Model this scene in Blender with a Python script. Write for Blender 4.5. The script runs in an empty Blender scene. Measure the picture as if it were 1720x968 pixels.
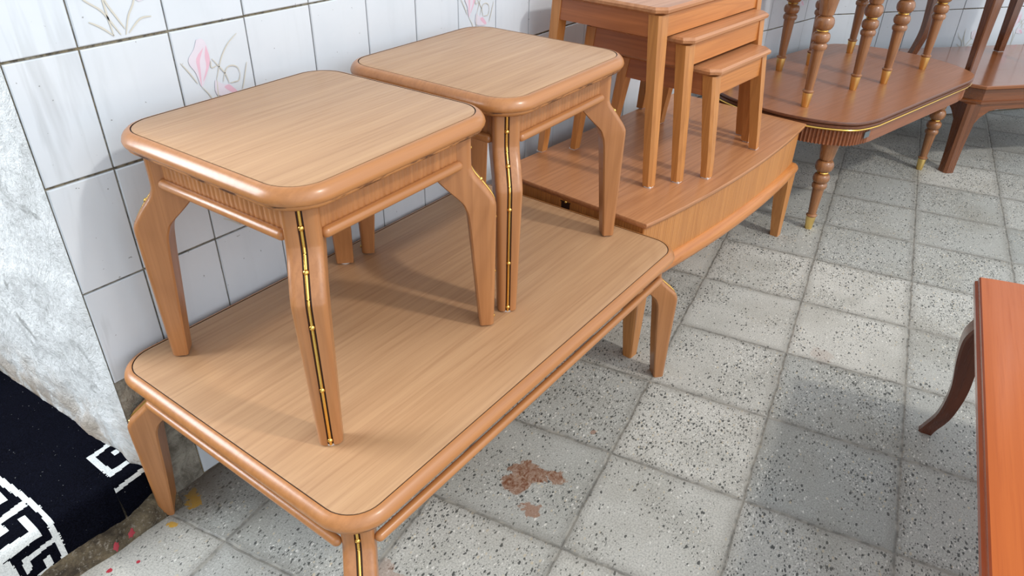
import bpy, bmesh, math, random
from mathutils import Vector, Matrix
random.seed(7)
PI = math.pi
S = bpy.context.scene
C = S.collection

# ------------------------------------------------------------------ camera
F_PX, YAW, PITCH, ROLL = 1220.93, 0.939787, 0.564592, 0.0201212
CAM = Vector((-0.41049, -1.22605, 1.23669))
cy, sy, cp, sp = math.cos(YAW), math.sin(YAW), math.cos(PITCH), math.sin(PITCH)
fw = Vector((sy * cp, cy * cp, -sp)); rt = Vector((cy, -sy, 0)); up = rt.cross(fw)
r2 = rt * math.cos(ROLL) + up * math.sin(ROLL); u2 = up * math.cos(ROLL) - rt * math.sin(ROLL)
cd = bpy.data.cameras.new('camera'); cam = bpy.data.objects.new('camera', cd); C.objects.link(cam)
cam.matrix_world = Matrix(((r2.x, u2.x, -fw.x, CAM.x), (r2.y, u2.y, -fw.y, CAM.y), (r2.z, u2.z, -fw.z, CAM.z), (0, 0, 0, 1)))
cd.sensor_width = 36.0; cd.lens = F_PX / 1720 * 36; cd.clip_start = 0.02
S.camera = cam

# ------------------------------------------------------------------ light
W = bpy.data.worlds.new('world'); S.world = W; W.use_nodes = True
bg = W.node_tree.nodes['Background']; bg.inputs[0].default_value = (0.88, 0.94, 1.0, 1)
def _wm(op, a, b_):
    m = W.node_tree.nodes.new('ShaderNodeMath'); m.operation = op
    for k, q in enumerate((a, b_)):
        if hasattr(q, 'is_output'): W.node_tree.links.new(q, m.inputs[k])
        else: m.inputs[k].default_value = q
    return m.outputs[0]
_tc = W.node_tree.nodes.new('ShaderNodeTexCoord'); _sx = W.node_tree.nodes.new('ShaderNodeSeparateXYZ'); W.node_tree.links.new(_tc.outputs['Generated'], _sx.inputs[0])
_up = _wm('MULTIPLY', _wm('MAXIMUM', _sx.outputs[2], 0.0), 0.70); _room = _wm('MULTIPLY', _wm('MAXIMUM', _wm('MULTIPLY', _sx.outputs[1], -1.0), 0.0), 1.55)
W.node_tree.links.new(_wm('ADD', _wm('ADD', _up, _room), 0.24), bg.inputs[1])
def area(name, loc, target, size, power, color, sy_=None):
    l = bpy.data.lights.new(name, 'AREA'); l.size = size; l.energy = power; l.color = color
    if sy_: l.shape = 'RECTANGLE'; l.size_y = sy_
    o = bpy.data.objects.new(name, l); C.objects.link(o); o.location = loc
    o.rotation_euler = (Vector(target) - Vector(loc)).to_track_quat('-Z', 'Y').to_euler(); return o
area('ceiling_lamp', (1.45, -4.40, 4.80), (1.2, -0.4, 0.2), 0.32, 140, (1.0, 0.96, 0.90))
area('doorway_daylight', (-0.95, 1.10, 1.45), (0.05, -0.3, 0.1), 0.9, 52, (0.86, 0.93, 1.0), 1.2)
area('window_daylight', (0.2, -3.6, 2.4), (0.7, -0.2, 0.5), 2.2, 16, (0.95, 0.97, 1.0), 1.6)
area('far_window', (6.2, -1.5, 3.0), (1.0, -1.3, 0.4), 0.35, 5, (0.95, 0.97, 1.0), 1.2)
S.view_settings.view_transform = 'Standard'; S.view_settings.look = 'None'
S.view_settings.exposure = 0.0; S.view_settings.gamma = 1.0
S.view_settings.use_curve_mapping = False

# ------------------------------------------------------------------ helpers
def srgb(r, g, b):
    f = lambda c: (c / 255 / 12.92) if c / 255 <= 0.04045 else ((c / 255 + 0.055) / 1.055) ** 2.4
    return (f(r), f(g), f(b), 1)
class MB:
    def __init__(s): s.v = []; s.f = []; s.m = []
    def add(s, vs, fs, mi=0):
        o = len(s.v); s.v += [tuple(p) for p in vs]
        for f in fs: s.f.append([i + o for i in f]); s.m.append(mi)
    def box(s, x0, x1, y0, y1, z0, z1, mi=0):
        s.add([(x0, y0, z0), (x1, y0, z0), (x1, y1, z0), (x0, y1, z0), (x0, y0, z1), (x1, y0, z1), (x1, y1, z1), (x0, y1, z1)],
              [(0, 3, 2, 1), (4, 5, 6, 7), (0, 1, 5, 4), (1, 2, 6, 5), (2, 3, 7, 6), (3, 0, 4, 7)], mi)
    def loft(s, loops, mi=0, cap0=True, cap1=True, mis=None):
        n = len(loops[0]); o = len(s.v)
        for l in loops: s.v += [tuple(p) for p in l]
        for k in range(len(loops) - 1):
            for i in range(n):
                j = (i + 1) % n
                s.f.append([o + k * n + i, o + k * n + j, o + (k + 1) * n + j, o + (k + 1) * n + i]); s.m.append(mis[k] if mis else mi)
        if cap0: s.f.append([o + i for i in range(n)][::-1]); s.m.append(mis[0] if mis else mi)
        if cap1: s.f.append([o + (len(loops) - 1) * n + i for i in range(n)]); s.m.append(mis[-1] if mis else mi)
    def lathe(s, prof, cx=0, cy_=0, n=24, mi=0):
        s.loft([[(cx + r * math.cos(2 * PI * i / n), cy_ + r * math.sin(2 * PI * i / n), z) for i in range(n)] for z, r in prof], mi)
    def tube(s, pts, rad, n=10, mi=0, cap=True):
        pts = [Vector(p) for p in pts]; loops = []
        for i, p in enumerate(pts):
            d = (pts[min(i + 1, len(pts) - 1)] - pts[max(i - 1, 0)]).normalized()
            a = d.cross(Vector((0.31, 0.17, 0.93)) if abs(d.z) < 0.9 else Vector((1, 0, 0))).normalized(); b = d.cross(a)
            r = rad[i] if isinstance(rad, (list, tuple)) else rad
            loops.append([p + a * (r * math.cos(2 * PI * k / n)) + b * (r * math.sin(2 * PI * k / n)) for k in range(n)])
        s.loft(loops, mi, cap, cap)
    def sphere(s, c, r, n=12, mi=0, sz=1.0):
        s.lathe([(c[2] + r * sz * math.sin(-PI / 2 + PI * (k + 0.02) / (n / 2 + 0.04)), r * math.cos(-PI / 2 + PI * (k + 0.02) / (n / 2 + 0.04))) for k in range(n // 2 + 1)], c[0], c[1], n, mi)
    def build(s, name, mats, parent=None, sharp=32, smooth=True, loc=None, rz=0.0):
        me = bpy.data.meshes.new(name); me.from_pydata(s.v, [], s.f)
        if not isinstance(mats, (list, tuple)): mats = [mats]
        for m in mats: me.materials.append(m)
        me.polygons.foreach_set('material_index', s.m)
        bm = bmesh.new(); bm.from_mesh(me); bmesh.ops.recalc_face_normals(bm, faces=bm.faces); bm.to_mesh(me); bm.free()
        if smooth:
            me.polygons.foreach_set('use_smooth', [True] * len(me.polygons)); me.set_sharp_from_angle(angle=math.radians(sharp))
        me.update()
        o = bpy.data.objects.new(name, me); C.objects.link(o)
        if parent: o.parent = parent
        if loc: o.location = loc
        if rz: o.rotation_euler.z = rz
        return o
def thing(name, label, cat, loc, rz=0.0, group=None):
    o = bpy.data.objects.new(name, None); C.objects.link(o); o.empty_display_size = 0.1
    o.location = loc; o.rotation_euler.z = rz; o['label'] = label; o['category'] = cat
    if group: o['group'] = group
    return o
def struct(o): o['kind'] = 'structure'; return o
def copy_tree(o, parent=None):
    c = o.copy(); C.objects.link(c)
    if parent: c.parent = parent
    for ch in [k for k in bpy.data.objects if k.parent == o]: copy_tree(ch, c)
    return c
def catmull(pts, sub=5):
    out = []; n = len(pts)
    for i in range(n - 1):
        p0, p1, p2, p3 = pts[max(i - 1, 0)], pts[i], pts[i + 1], pts[min(i + 2, n - 1)]
        for k in range(sub):
            t = k / sub
            out.append(tuple(0.5 * (2 * b + (c - a) * t + (2 * a - 5 * b + 4 * c - d) * t * t + (3 * b - a - 3 * c + d) * t ** 3) for a, b, c, d in zip(p0, p1, p2, p3)))
    out.append(tuple(pts[-1])); return out
def rrect(L, Wd, r, n=10, cx=0, cyy=0):
    o = []
    for (sx, sy2, a0) in ((1, 1, 0), (-1, 1, 90), (-1, -1, 180), (1, -1, 270)):
        for k in range(n + 1):
            a = math.radians(a0 + 90 * k / n)
            o.append((cx + sx * (L / 2 - r) + r * math.cos(a), cyy + sy2 * (Wd / 2 - r) + r * math.sin(a)))
    return o
def offset(poly, d):
    n = len(poly); out = []
    for i in range(n):
        a, b, c = Vector(poly[i - 1]), Vector(poly[i]), Vector(poly[(i + 1) % n])
        e1, e2 = (b - a), (c - b)
        if e1.length < 1e-9: e1 = e2
        if e2.length < 1e-9: e2 = e1
        e1.normalize(); e2.normalize()
        n1, n2 = Vector((-e1.y, e1.x)), Vector((-e2.y, e2.x)); m = (n1 + n2)
        m = m / max(m.length_squared / 2, 0.5)
        out.append((b.x + m.x * d, b.y + m.y * d))
    return out
def lvl(poly, z): return [(p[0], p[1], z) for p in poly]

# ------------------------------------------------------------------ materials
class NT:
    def __init__(s, name):
        s.mat = bpy.data.materials.new(name); s.mat.use_nodes = True; s.t = s.mat.node_tree; s.n = s.t.nodes
        s.b = s.n['Principled BSDF']; s.c = s.n.new('ShaderNodeTexCoord')
    def lk(s, a, b): s.t.links.new(a, b)
    def setv(s, sock, v):
        if hasattr(v, 'is_output'): s.lk(v, sock)
        else: sock.default_value = v
    def map(s, sc=(1, 1, 1), rot=(0, 0, 0), loc=(0, 0, 0), src=None):
        m = s.n.new('ShaderNodeMapping'); m.inputs['Scale'].default_value = sc; m.inputs['Rotation'].default_value = rot; m.inputs['Location'].default_value = loc
        s.lk(src or s.c.outputs['Object'], m.inputs[0]); return m.outputs[0]
    def noise(s, vec, scale=1, detail=4, rough=0.5, dist=0.0):
        n = s.n.new('ShaderNodeTexNoise'); s.lk(vec, n.inputs['Vector']); n.inputs['Scale'].default_value = scale
        n.inputs['Detail'].default_value = detail; n.inputs['Roughness'].default_value = rough; n.inputs['Distortion'].default_value = dist; return n.outputs[0]
    def vor(s, vec, scale, feat='F1', rnd=1.0):
        n = s.n.new('ShaderNodeTexVoronoi'); n.feature = feat; s.lk(vec, n.inputs['Vector']); n.inputs['Scale'].default_value = scale
        n.inputs['Randomness'].default_value = rnd; return n
    def wn(s, vec):
        n = s.n.new('ShaderNodeTexWhiteNoise'); n.noise_dimensions = '3D'; s.lk(vec, n.inputs['Vector']); return n
    def math(s, op, a, b=0.0, c=0.0, clamp=False):
        n = s.n.new('ShaderNodeMath'); n.operation = op; n.use_clamp = clamp
        s.setv(n.inputs[0], a); s.setv(n.inputs[1], b); s.setv(n.inputs[2], c); return n.outputs[0]
    def vmath(s, op, a, b):
        n = s.n.new('ShaderNodeVectorMath'); n.operation = op; s.setv(n.inputs[0], a); s.setv(n.inputs[1], b); return n.outputs[0]
    def rng(s, v, a, b, c=0.0, d=1.0, smooth=False):
        n = s.n.new('ShaderNodeMapRange'); s.lk(v, n.inputs[0])
        if smooth: n.interpolation_type = 'SMOOTHSTEP'
        for i, q in enumerate((a, b, c, d)): n.inputs[i + 1].default_value = q
        return n.outputs[0]
    def mix(s, f, a, b, mode='MIX'):
        n = s.n.new('ShaderNodeMix'); n.data_type = 'RGBA'; n.blend_type = mode; s.setv(n.inputs[0], f)
        s.setv(n.inputs[6], a); s.setv(n.inputs[7], b); return n.outputs[2]
    def bump(s, h, st=0.2, dist=0.01, prev=None):
        n = s.n.new('ShaderNodeBump'); n.inputs['Strength'].default_value = st; n.inputs['Distance'].default_value = dist
        s.lk(h, n.inputs['Height'])
        if prev: s.lk(prev, n.inputs['Normal'])
        return n.outputs[0]
    def col(s, c): s.setv(s.b.inputs['Base Color'], c)
    def rough(s, c): s.setv(s.b.inputs['Roughness'], c)
    def nrm(s, c): s.lk(c, s.b.inputs['Normal'])

def plain(name, c, rough=0.5, metal=0.0):
    n = NT(name); v = n.noise(n.map((1, 1, 1)), 30, 3)
    n.col(n.mix(n.rng(v, 0.3, 0.7, 0, 0.18), c, tuple(q * 0.75 for q in c[:3]) + (1,))); n.rough(rough); n.b.inputs['Metallic'].default_value = metal
    return n.mat
def wood(name, light, dark, axis='x', rough=0.38, coat=0.25, ring=0.35, pore=0.35, rz=0.0, bump=0.05, coat_rough=0.22):
    n = NT(name); ax = 'xyz'.index(axis)
    def sc(a, b): v = [b, b, b]; v[ax] = a; return tuple(v)
    base = n.map((1, 1, 1), (0, 0, rz))
    oi = n.n.new('ShaderNodeObjectInfo'); off = n.n.new('ShaderNodeCombineXYZ')
    for i in range(3): n.lk(oi.outputs['Random'], off.inputs[i])
    k = n.n.new('ShaderNodeVectorMath'); k.operation = 'MULTIPLY_ADD'; n.lk(off.outputs[0], k.inputs[0]); k.inputs[1].default_value = (7, 5, 3); n.lk(base, k.inputs[2])
    base = k.outputs[0]
    big = n.noise(n.map(sc(0.55, 6), src=base), 1.6, 2, 0.4, 0.35)
    rings = n.math('FRACT', n.math('MULTIPLY', big, 13.0))
    rings = n.math('PINGPONG', rings, 0.5)
    rings = n.rng(rings, 0.0, 0.30, 1.0, 0.0, True)
    fine = n.noise(n.map(sc(5, 190), src=base), 1.0, 4, 0.6, 0.0)
    mid = n.noise(n.map(sc(1.0, 80), src=base), 1.0, 3, 0.6, 0.1)
    blot = n.noise(n.map((1, 1, 1), src=base), 2.2, 2)
    c = n.mix(n.rng(mid, 0.35, 0.68), light, tuple(a * 0.62 + b * 0.38 for a, b in zip(light, dark)))
    c = n.mix(n.math('MULTIPLY', rings, ring), c, dark)
    c = n.mix(n.math('MULTIPLY', n.rng(fine, 0.52, 0.66), pore), c, dark)
    c = n.mix(n.rng(blot, 0.35, 0.7, 0, 0.12), c, dark)
    n.col(c); n.rough(n.rng(fine, 0.3, 0.7, rough - 0.04, rough + 0.05))
    n.b.inputs['Coat Weight'].default_value = coat; n.b.inputs['Coat Roughness'].default_value = coat_rough
    n.nrm(n.bump(fine, bump, 0.001)); return n.mat
TL, TD = srgb(192, 142, 98), srgb(146, 96, 58)
tan_x = wood('tan_oak_top', srgb(187, 147, 108), srgb(150, 108, 74), 'x', 0.45, 0.10, 0.18, 0.40)
tan_ex = wood('tan_oak_edge_x', srgb(180, 121, 70), srgb(142, 88, 44), 'x', 0.36, 0.3, 0.12, 0.2)
tan_z = wood('tan_oak_upright', srgb(176, 119, 72), srgb(136, 84, 44), 'z', 0.36, 0.25, 0.2, 0.25)
groove_m = plain('dark_groove', srgb(52, 26, 14), 0.6)
brass = NT('polished_brass'); brass.col(srgb(240, 196, 104)); brass.rough(0.2); brass.b.inputs['Metallic'].default_value = 1.0; brass = brass.mat
brass_r = NT('brushed_brass'); _v = brass_r.noise(brass_r.map((300, 300, 6)), 1, 2); brass_r.col(srgb(250, 216, 138)); brass_r.rough(brass_r.rng(_v, 0.3, 0.7, 0.30, 0.42)); brass_r.b.inputs['Metallic'].default_value = 1.0; brass_r = brass_r.mat
or_top = wood('orange_ash_top', srgb(192, 134, 90), srgb(152, 96, 58), 'x', 0.38, 0.2, 0.35, 0.4)
or_x = wood('orange_ash_rail', srgb(200, 130, 68), srgb(158, 92, 42), 'x', 0.38, 0.2, 0.3, 0.35)
or_z = wood('orange_ash_upright', srgb(198, 134, 72), srgb(156, 96, 46), 'z', 0.38, 0.2, 0.25, 0.35)
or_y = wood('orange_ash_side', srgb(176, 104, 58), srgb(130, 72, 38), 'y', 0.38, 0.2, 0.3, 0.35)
br_top = wood('brown_walnut_top', srgb(160, 103, 68), srgb(124, 76, 48), 'x', 0.36, 0.18, 0.12, 0.22)
br_x = wood('brown_walnut_rail', srgb(150, 90, 56), srgb(104, 58, 34), 'x', 0.32, 0.3, 0.2, 0.25)
br_edge = wood('brown_walnut_edge', srgb(112, 66, 42), srgb(78, 44, 28), 'x', 0.32, 0.3, 0.2, 0.25)
br_z = wood('brown_turned', srgb(162, 110, 68), srgb(104, 62, 36), 'z', 0.28, 0.4, 0.35, 0.35)
dk_top = wood('dark_chestnut_top', srgb(146, 86, 44), srgb(100, 54, 26), 'x', 0.2, 0.4, 0.15, 0.2, coat_rough=0.1)
dk_x = wood('dark_chestnut_rail', srgb(130, 74, 38), srgb(84, 46, 22), 'x', 0.26, 0.4, 0.2, 0.25)
dk_z = wood('dark_chestnut_upright', srgb(122, 70, 36), srgb(76, 40, 20), 'z', 0.26, 0.4, 0.3, 0.3)
gl_top = wood('orange_gloss_top', srgb(182, 96, 44), srgb(158, 76, 32), 'x', 0.32, 0.08, 0.06, 0.35, bump=0.12, coat_rough=0.16); gl_top.node_tree.nodes['Principled BSDF'].inputs['Specular IOR Level'].default_value = 0.16
gl_e = wood('red_brown_gloss', srgb(150, 68, 34), srgb(104, 40, 20), 'x', 0.22, 0.6, 0.1, 0.2, coat_rough=0.12)
gl_z = wood('red_brown_leg', srgb(104, 52, 30), srgb(60, 26, 16), 'z', 0.25, 0.5, 0.2, 0.2)
white_pad = plain('white_plastic', srgb(225, 225, 225), 0.35)

def worn_mat():
    n = NT('worn_dark_line'); v = n.noise(n.map((14, 14, 60)), 1, 4, 0.7); n.col(n.mix(n.rng(v, 0.46, 0.56), srgb(176, 118, 68), srgb(84, 50, 28))); n.rough(0.5); return n.mat
WORN = worn_mat()
def tile_mat():
    n = NT('glazed_white_tile'); o = n.c.outputs['Object']
    v = n.noise(n.map((1, 1, 1)), 7, 4, 0.55); g = n.noise(n.map((26, 26, 3)), 1, 3, 0.6, 0.4); sp_ = n.noise(n.map((1, 1, 1)), 110, 2, 0.4)
    c = n.mix(n.rng(v, 0.35, 0.75, 0, 0.35), srgb(206, 212, 218), srgb(186, 195, 204))
    sep = n.n.new('ShaderNodeSeparateXYZ'); n.lk(o, sep.inputs[0])
    left = n.rng(sep.outputs[0], 0.0, 0.16, 1.0, 0.12)
    c = n.mix(n.math('MULTIPLY', n.rng(g, 0.54, 0.70, 0, 0.45), left), c, srgb(142, 146, 148))
    c = n.mix(n.rng(sp_, 0.745, 0.77, 0, 0.7), c, srgb(112, 112, 112))
    n.col(c); n.rough(n.rng(v, 0.3, 0.7, 0.14, 0.24))
    w = n.noise(n.map((1, 1, 1)), 5, 2); n.nrm(n.bump(w, 0.25, 0.01)); n.b.inputs['Specular IOR Level'].default_value = 0.5
    return n.mat
def grout_mat():
    n = NT('dirty_grout'); v = n.noise(n.map((1, 1, 1)), 14, 5, 0.65); g = n.noise(n.map((1, 1, 1)), 90, 4, 0.7)
    c = n.mix(n.rng(v, 0.35, 0.65), srgb(142, 136, 120), srgb(122, 106, 76)); c = n.mix(n.rng(g, 0.45, 0.62), c, srgb(84, 78, 68))
    n.col(c); n.rough(0.95); n.nrm(n.bump(g, 0.9, 0.003)); return n.mat
def plaster_mat():
    n = NT('rough_whitewashed_plaster'); a = n.noise(n.map((1, 1, 1)), 9, 8, 0.72, 0.5); b = n.noise(n.map((1, 1, 1)), 70, 6, 0.75); d = n.noise(n.map((1, 1, 1), loc=(3, 1, 2)), 5, 5, 0.6, 1.2)
    m = n.n.new('ShaderNodeSeparateXYZ'); n.lk(n.c.outputs['Object'], m.inputs[0])
    c = n.mix(n.rng(b, 0.5, 0.7), srgb(238, 239, 238), srgb(204, 206, 204))
    c = n.mix(n.rng(a, 0.58, 0.68, 0, 0.6), c, srgb(176, 176, 170))
    c = n.mix(n.rng(d, 0.63, 0.69, 0, 0.7), c, srgb(134, 134, 130))
    low = n.rng(m.outputs[2], 0.12, 0.28, 1, 0)
    c = n.mix(n.math('MULTIPLY', n.rng(a, 0.42, 0.56), n.math('MULTIPLY', low, 0.75)), c, srgb(166, 138, 104))
    n.col(c); n.rough(0.92); h = n.math('ADD', n.math('MULTIPLY', a, 1.2), n.math('MULTIPLY', b, 0.5)); n.nrm(n.bump(h, 1.0, 0.02)); return n.mat
def rubble_mat(name='crumbling_cement', base=(118, 108, 92), dark=(66, 56, 44)):
    n = NT(name); a = n.noise(n.map((1, 1, 1)), 22, 8, 0.7, 0.6); b = n.noise(n.map((1, 1, 1), loc=(5, 5, 5)), 120, 4, 0.7)
    c = n.mix(n.rng(a, 0.38, 0.62), srgb(*base), srgb(*dark)); c = n.mix(n.rng(b, 0.55, 0.68, 0, 0.8), c, srgb(168, 160, 146))
    n.col(c); n.rough(0.95); n.nrm(n.bump(n.math('ADD', a, n.math('MULTIPLY', b, 0.4)), 1.0, 0.02)); return n.mat
def floor_mat():
    n = NT('terrazzo_tiles'); R = math.radians(10.3)
    base = n.map((1, 1, 1), (0, 0, -R)); wob = n.noise(n.c.outputs['Object'], 16, 3)
    sep = n.n.new('ShaderNodeSeparateXYZ'); n.lk(base, sep.inputs[0])
    w2 = n.rng(wob, 0, 1, -0.005, 0.005)
    U = n.math('DIVIDE', n.math('ADD', n.math('SUBTRACT', sep.outputs[0], 0.296), w2), 0.2985)
    V = n.math('DIVIDE', n.math('ADD', n.math('ADD', sep.outputs[1], 0.809), w2), 0.306)
    def edge(q, s_): return n.math('MULTIPLY', n.math('PINGPONG', q, 0.5), s_)
    du, dv = edge(U, 0.2985), edge(V, 0.306)
    dmin = n.math('MINIMUM', du, dv)
    idv = n.n.new('ShaderNodeCombineXYZ'); n.lk(n.math('FLOOR', U), idv.inputs[0]); n.lk(n.math('FLOOR', V), idv.inputs[1])
    wn = n.wn(idv.outputs[0]); rnd = n.n.new('ShaderNodeSeparateColor'); n.lk(wn.outputs['Color'], rnd.inputs[0])
    off = n.vmath('MULTIPLY', wn.outputs['Color'], (9, 9, 0)); P = n.vmath('ADD', base, off)
    patch = n.noise(P, 4.5, 3, 0.5, 0.3)
    tone = n.mix(rnd.outputs[0], srgb(200, 197, 188), srgb(158, 160, 155))
    tone = n.mix(n.rng(patch, 0.45, 0.7, 0, 0.5), tone, srgb(150, 148, 138))
    fine = n.noise(P, 260, 3, 0.6); tone = n.mix(n.rng(fine, 0.42, 0.66, 0, 0.55), tone, srgb(112, 112, 108))
    gr2 = n.noise(P, 420, 2, 0.5); tone = n.mix(n.rng(gr2, 0.58, 0.68, 0, 0.6), tone, srgb(196, 194, 188))
    warp = n.n.new('ShaderNodeTexNoise'); n.lk(P, warp.inputs['Vector']); warp.inputs['Scale'].default_value = 60
    Pw = n.vmath('ADD', P, n.vmath('MULTIPLY', warp.outputs['Color'], (0.008, 0.008, 0)))
    dens = n.math('ADD', n.math('MULTIPLY', n.noise(P, 6.0, 2, 0.5), 1.1), n.math('MULTIPLY', rnd.outputs[1], 0.30))
    dens = n.rng(dens, 0.50, 0.92, 0.05, 0.70)
    c = tone
    for scale, colr, thr, rot, amt in ((170, srgb(208, 206, 200), 0.34, 0.9, 0.6), (150, srgb(88, 90, 86), 0.34, 1.3, 0.8), (72, srgb(220, 218, 210), 0.22, 2.2, 0.75), (50, srgb(196, 180, 150), 0.16, 1.8, 0.6), (60, srgb(62, 64, 62), 0.24, 0.4, 0.92), (84, srgb(66, 68, 66), 0.25, 1.2, 0.92)):
        m = n.map((1, 1.9, 1), (0, 0, rot), (rot, rot * 2, 0), src=Pw); vo = n.vor(m, scale); vo.voronoi_dimensions = '2D'
        rc = n.n.new('ShaderNodeSeparateColor'); n.lk(vo.outputs['Color'], rc.inputs[0])
        on = n.math('LESS_THAN', rc.outputs[0], n.math('MULTIPLY', dens, 0.52))
        rad = n.math('MULTIPLY', n.math('ADD', rc.outputs[1], 0.35), thr)
        mask = n.math('MULTIPLY', n.math('LESS_THAN', vo.outputs['Distance'], rad), on)
        c = n.mix(n.math('MULTIPLY', mask, amt), c, colr)
    # rust stain, yellow and red paint drips, dust joints
    def blob(cx, cy_, r, nz, sc_):
        d = n.n.new('ShaderNodeVectorMath'); d.operation = 'DISTANCE'; n.lk(n.c.outputs['Object'], d.inputs[0]); d.inputs[1].default_value = (cx, cy_, 0)
        k = n.noise(n.c.outputs['Object'], sc_, 4, 0.6, 0.5)
        return n.rng(n.math('ADD', d.outputs['Value'], n.rng(k, 0.3, 0.7, -nz, nz)), r * 0.88, r * 1.05, 1, 0)
    dirt = n.noise(n.c.outputs['Object'], 3.2, 4, 0.6); c = n.mix(n.rng(dirt, 0.5, 0.75, 0, 0.35), c, srgb(128, 122, 108))
    ru = n.math('MAXIMUM', blob(0.565, -0.568, 0.038, 0.022, 26), n.math('MAXIMUM', blob(0.592, -0.630, 0.020, 0.014, 30), blob(0.520, -0.566, 0.030, 0.016, 26)))
    rn = n.noise(n.c.outputs['Object'], 60, 5, 0.6, 1.5)
    c = n.mix(n.math('MULTIPLY', ru, n.rng(rn, 0.3, 0.6, 0.55, 0.95)), c, n.mix(n.rng(rn, 0.4, 0.6), srgb(146, 106, 78), srgb(112, 66, 40)))
    for (x, y, r, a) in ((0.478, -0.640, 0.022, 0.9), (0.16, -0.50, 0.04, 0.5), (0.765, -0.62, 0.006, 0.8), (1.42, -0.97, 0.03, 0.25)):
        c = n.mix(n.math('MULTIPLY', blob(x, y, r, r * 0.6, 40), a * 0.75), c, srgb(140, 92, 60))
    for (x, y, r) in ((-0.008, -0.070, 0.010), (0.052, -0.052, 0.018), (0.060, -0.03, 0.016)): c = n.mix(n.math('MULTIPLY', blob(x, y, r, r * 0.8, 50), 0.9), c, srgb(206, 156, 30))
    for (x, y, r) in ((-0.145, -0.075, 0.006), (-0.10, -0.10, 0.004)): c = n.mix(blob(x, y, r, r * 0.5, 60), c, srgb(176, 46, 60))
    s3 = n.n.new('ShaderNodeSeparateXYZ'); n.lk(n.c.outputs['Object'], s3.inputs[0])
    wall_dirt = n.math('MULTIPLY', n.rng(n.math('ADD', s3.outputs[1], n.rng(dirt, 0.3, 0.7, -0.03, 0.03)), -0.11, -0.02, 0, 0.8), n.rng(s3.outputs[0], -0.02, 0.08))
    c = n.mix(wall_dirt, c, srgb(96, 84, 72))
    jn = n.noise(n.c.outputs['Object'], 40, 3); jw = n.rng(jn, 0.3, 0.7, 0.0012, 0.0034)
    j = n.rng(n.math('SUBTRACT', dmin, jw), 0.0, 0.003, 1, 0); halo = n.rng(dmin, 0.0, 0.024, 0.45, 0.0)
    c = n.mix(halo, c, srgb(112, 108, 100)); c = n.mix(n.math('MULTIPLY', j, 0.75), c, n.mix(n.rng(jn, 0.4, 0.6), srgb(104, 102, 96), srgb(150, 146, 136)))
    n.col(c); n.rough(n.rng(patch, 0.3, 0.7, 0.42, 0.62)); n.b.inputs['Specular IOR Level'].default_value = 0.35
    n.nrm(n.bump(n.math('ADD', n.rng(dmin, 0, 0.005), n.math('MULTIPLY', fine, 0.15)), 0.5, 0.003)); return n.mat
def carpet_mat(name, c1, c2, bumpd=0.003):
    n = NT(name); v = n.noise(n.map((1, 1, 1)), 420, 3, 0.7); w = n.noise(n.map((1, 1, 1)), 9, 3, 0.6); sp_ = n.noise(n.map((1, 1, 1)), 170, 2, 0.5)
    c = n.mix(n.rng(v, 0.38, 0.66), c1, c2); c = n.mix(n.rng(w, 0.4, 0.7, 0, 0.2), c, c2); c = n.mix(n.rng(sp_, 0.73, 0.76, 0, 0.7), c, srgb(150, 150, 150))
    n.col(c); n.rough(0.98); n.b.inputs['Sheen Weight'].default_value = 0.0; n.b.inputs['Specular IOR Level'].default_value = 0.03; n.nrm(n.bump(v, 1.0, bumpd)); return n.mat
TILE, GROUT, PLASTER, RUBBLE = tile_mat(), grout_mat(), plaster_mat(), rubble_mat()
M_pink, M_pale, M_stem = plain('flower_pink', srgb(216, 178, 194), 0.2), plain('flower_pale_pink', srgb(212, 206, 216), 0.2), plain('flower_beige', srgb(198, 194, 182), 0.2)

# ------------------------------------------------------------------ setting
b = MB(); b.add([(-2.2, -4.2, 0), (6.5, -4.2, 0), (6.5, 1.2, 0), (-2.2, 1.2, 0)], [(0, 1, 2, 3)]); floor = struct(b.build('floor', floor_mat(), smooth=False))

FL = dict(pale=[(46, 178), (57, 178), (64, 166), (65, 141), (56, 121), (39, 96), (33, 122), (24, 139), (25, 150), (38, 163)],
          pinkA=[(57, 163), (39, 147), (38, 125), (38, 97), (42, 120), (44, 138), (48, 148)], pinkB=[(62, 166), (65, 141), (56, 121), (43, 105), (55, 129), (56, 147)],
          pale2=[(67, 103), (82, 92), (94, 89), (109, 72), (99, 68), (65, 76)], pink2=[(94, 89), (109, 72), (100, 71), (83, 86)])
STEMS = [[(8, 145), (22, 123), (32, 104)], [(128, 175), (106, 160), (87, 137), (71, 104)], [(69, 141), (80, 125), (90, 110), (95, 91)], [(139, 121), (127, 90), (120, 74)], [(39, 96), (53, 74), (58, 45), (60, 4)],
         [(121, 103), (118, 115), (108, 121), (97, 120), (89, 110), (83, 96)], [(121, 103), (116, 92), (106, 91), (97, 91)], [(66, 138), (65, 126), (76, 127)], [(71, 104), (66, 60), (62, 4)]]
LEAVES = [[(12, 90), (27, 68), (49, 49), (62, 25), (70, 9)], [(25, 36), (42, 25), (59, 9)], [(52, 110), (55, 64), (56, 39), (58, 10)], [(50, 95), (59, 60), (69, 38), (79, 17)], [(110, 90), (104, 57), (89, 35), (78, 8)], [(127, 29), (107, 28), (84, 10)]]
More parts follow.
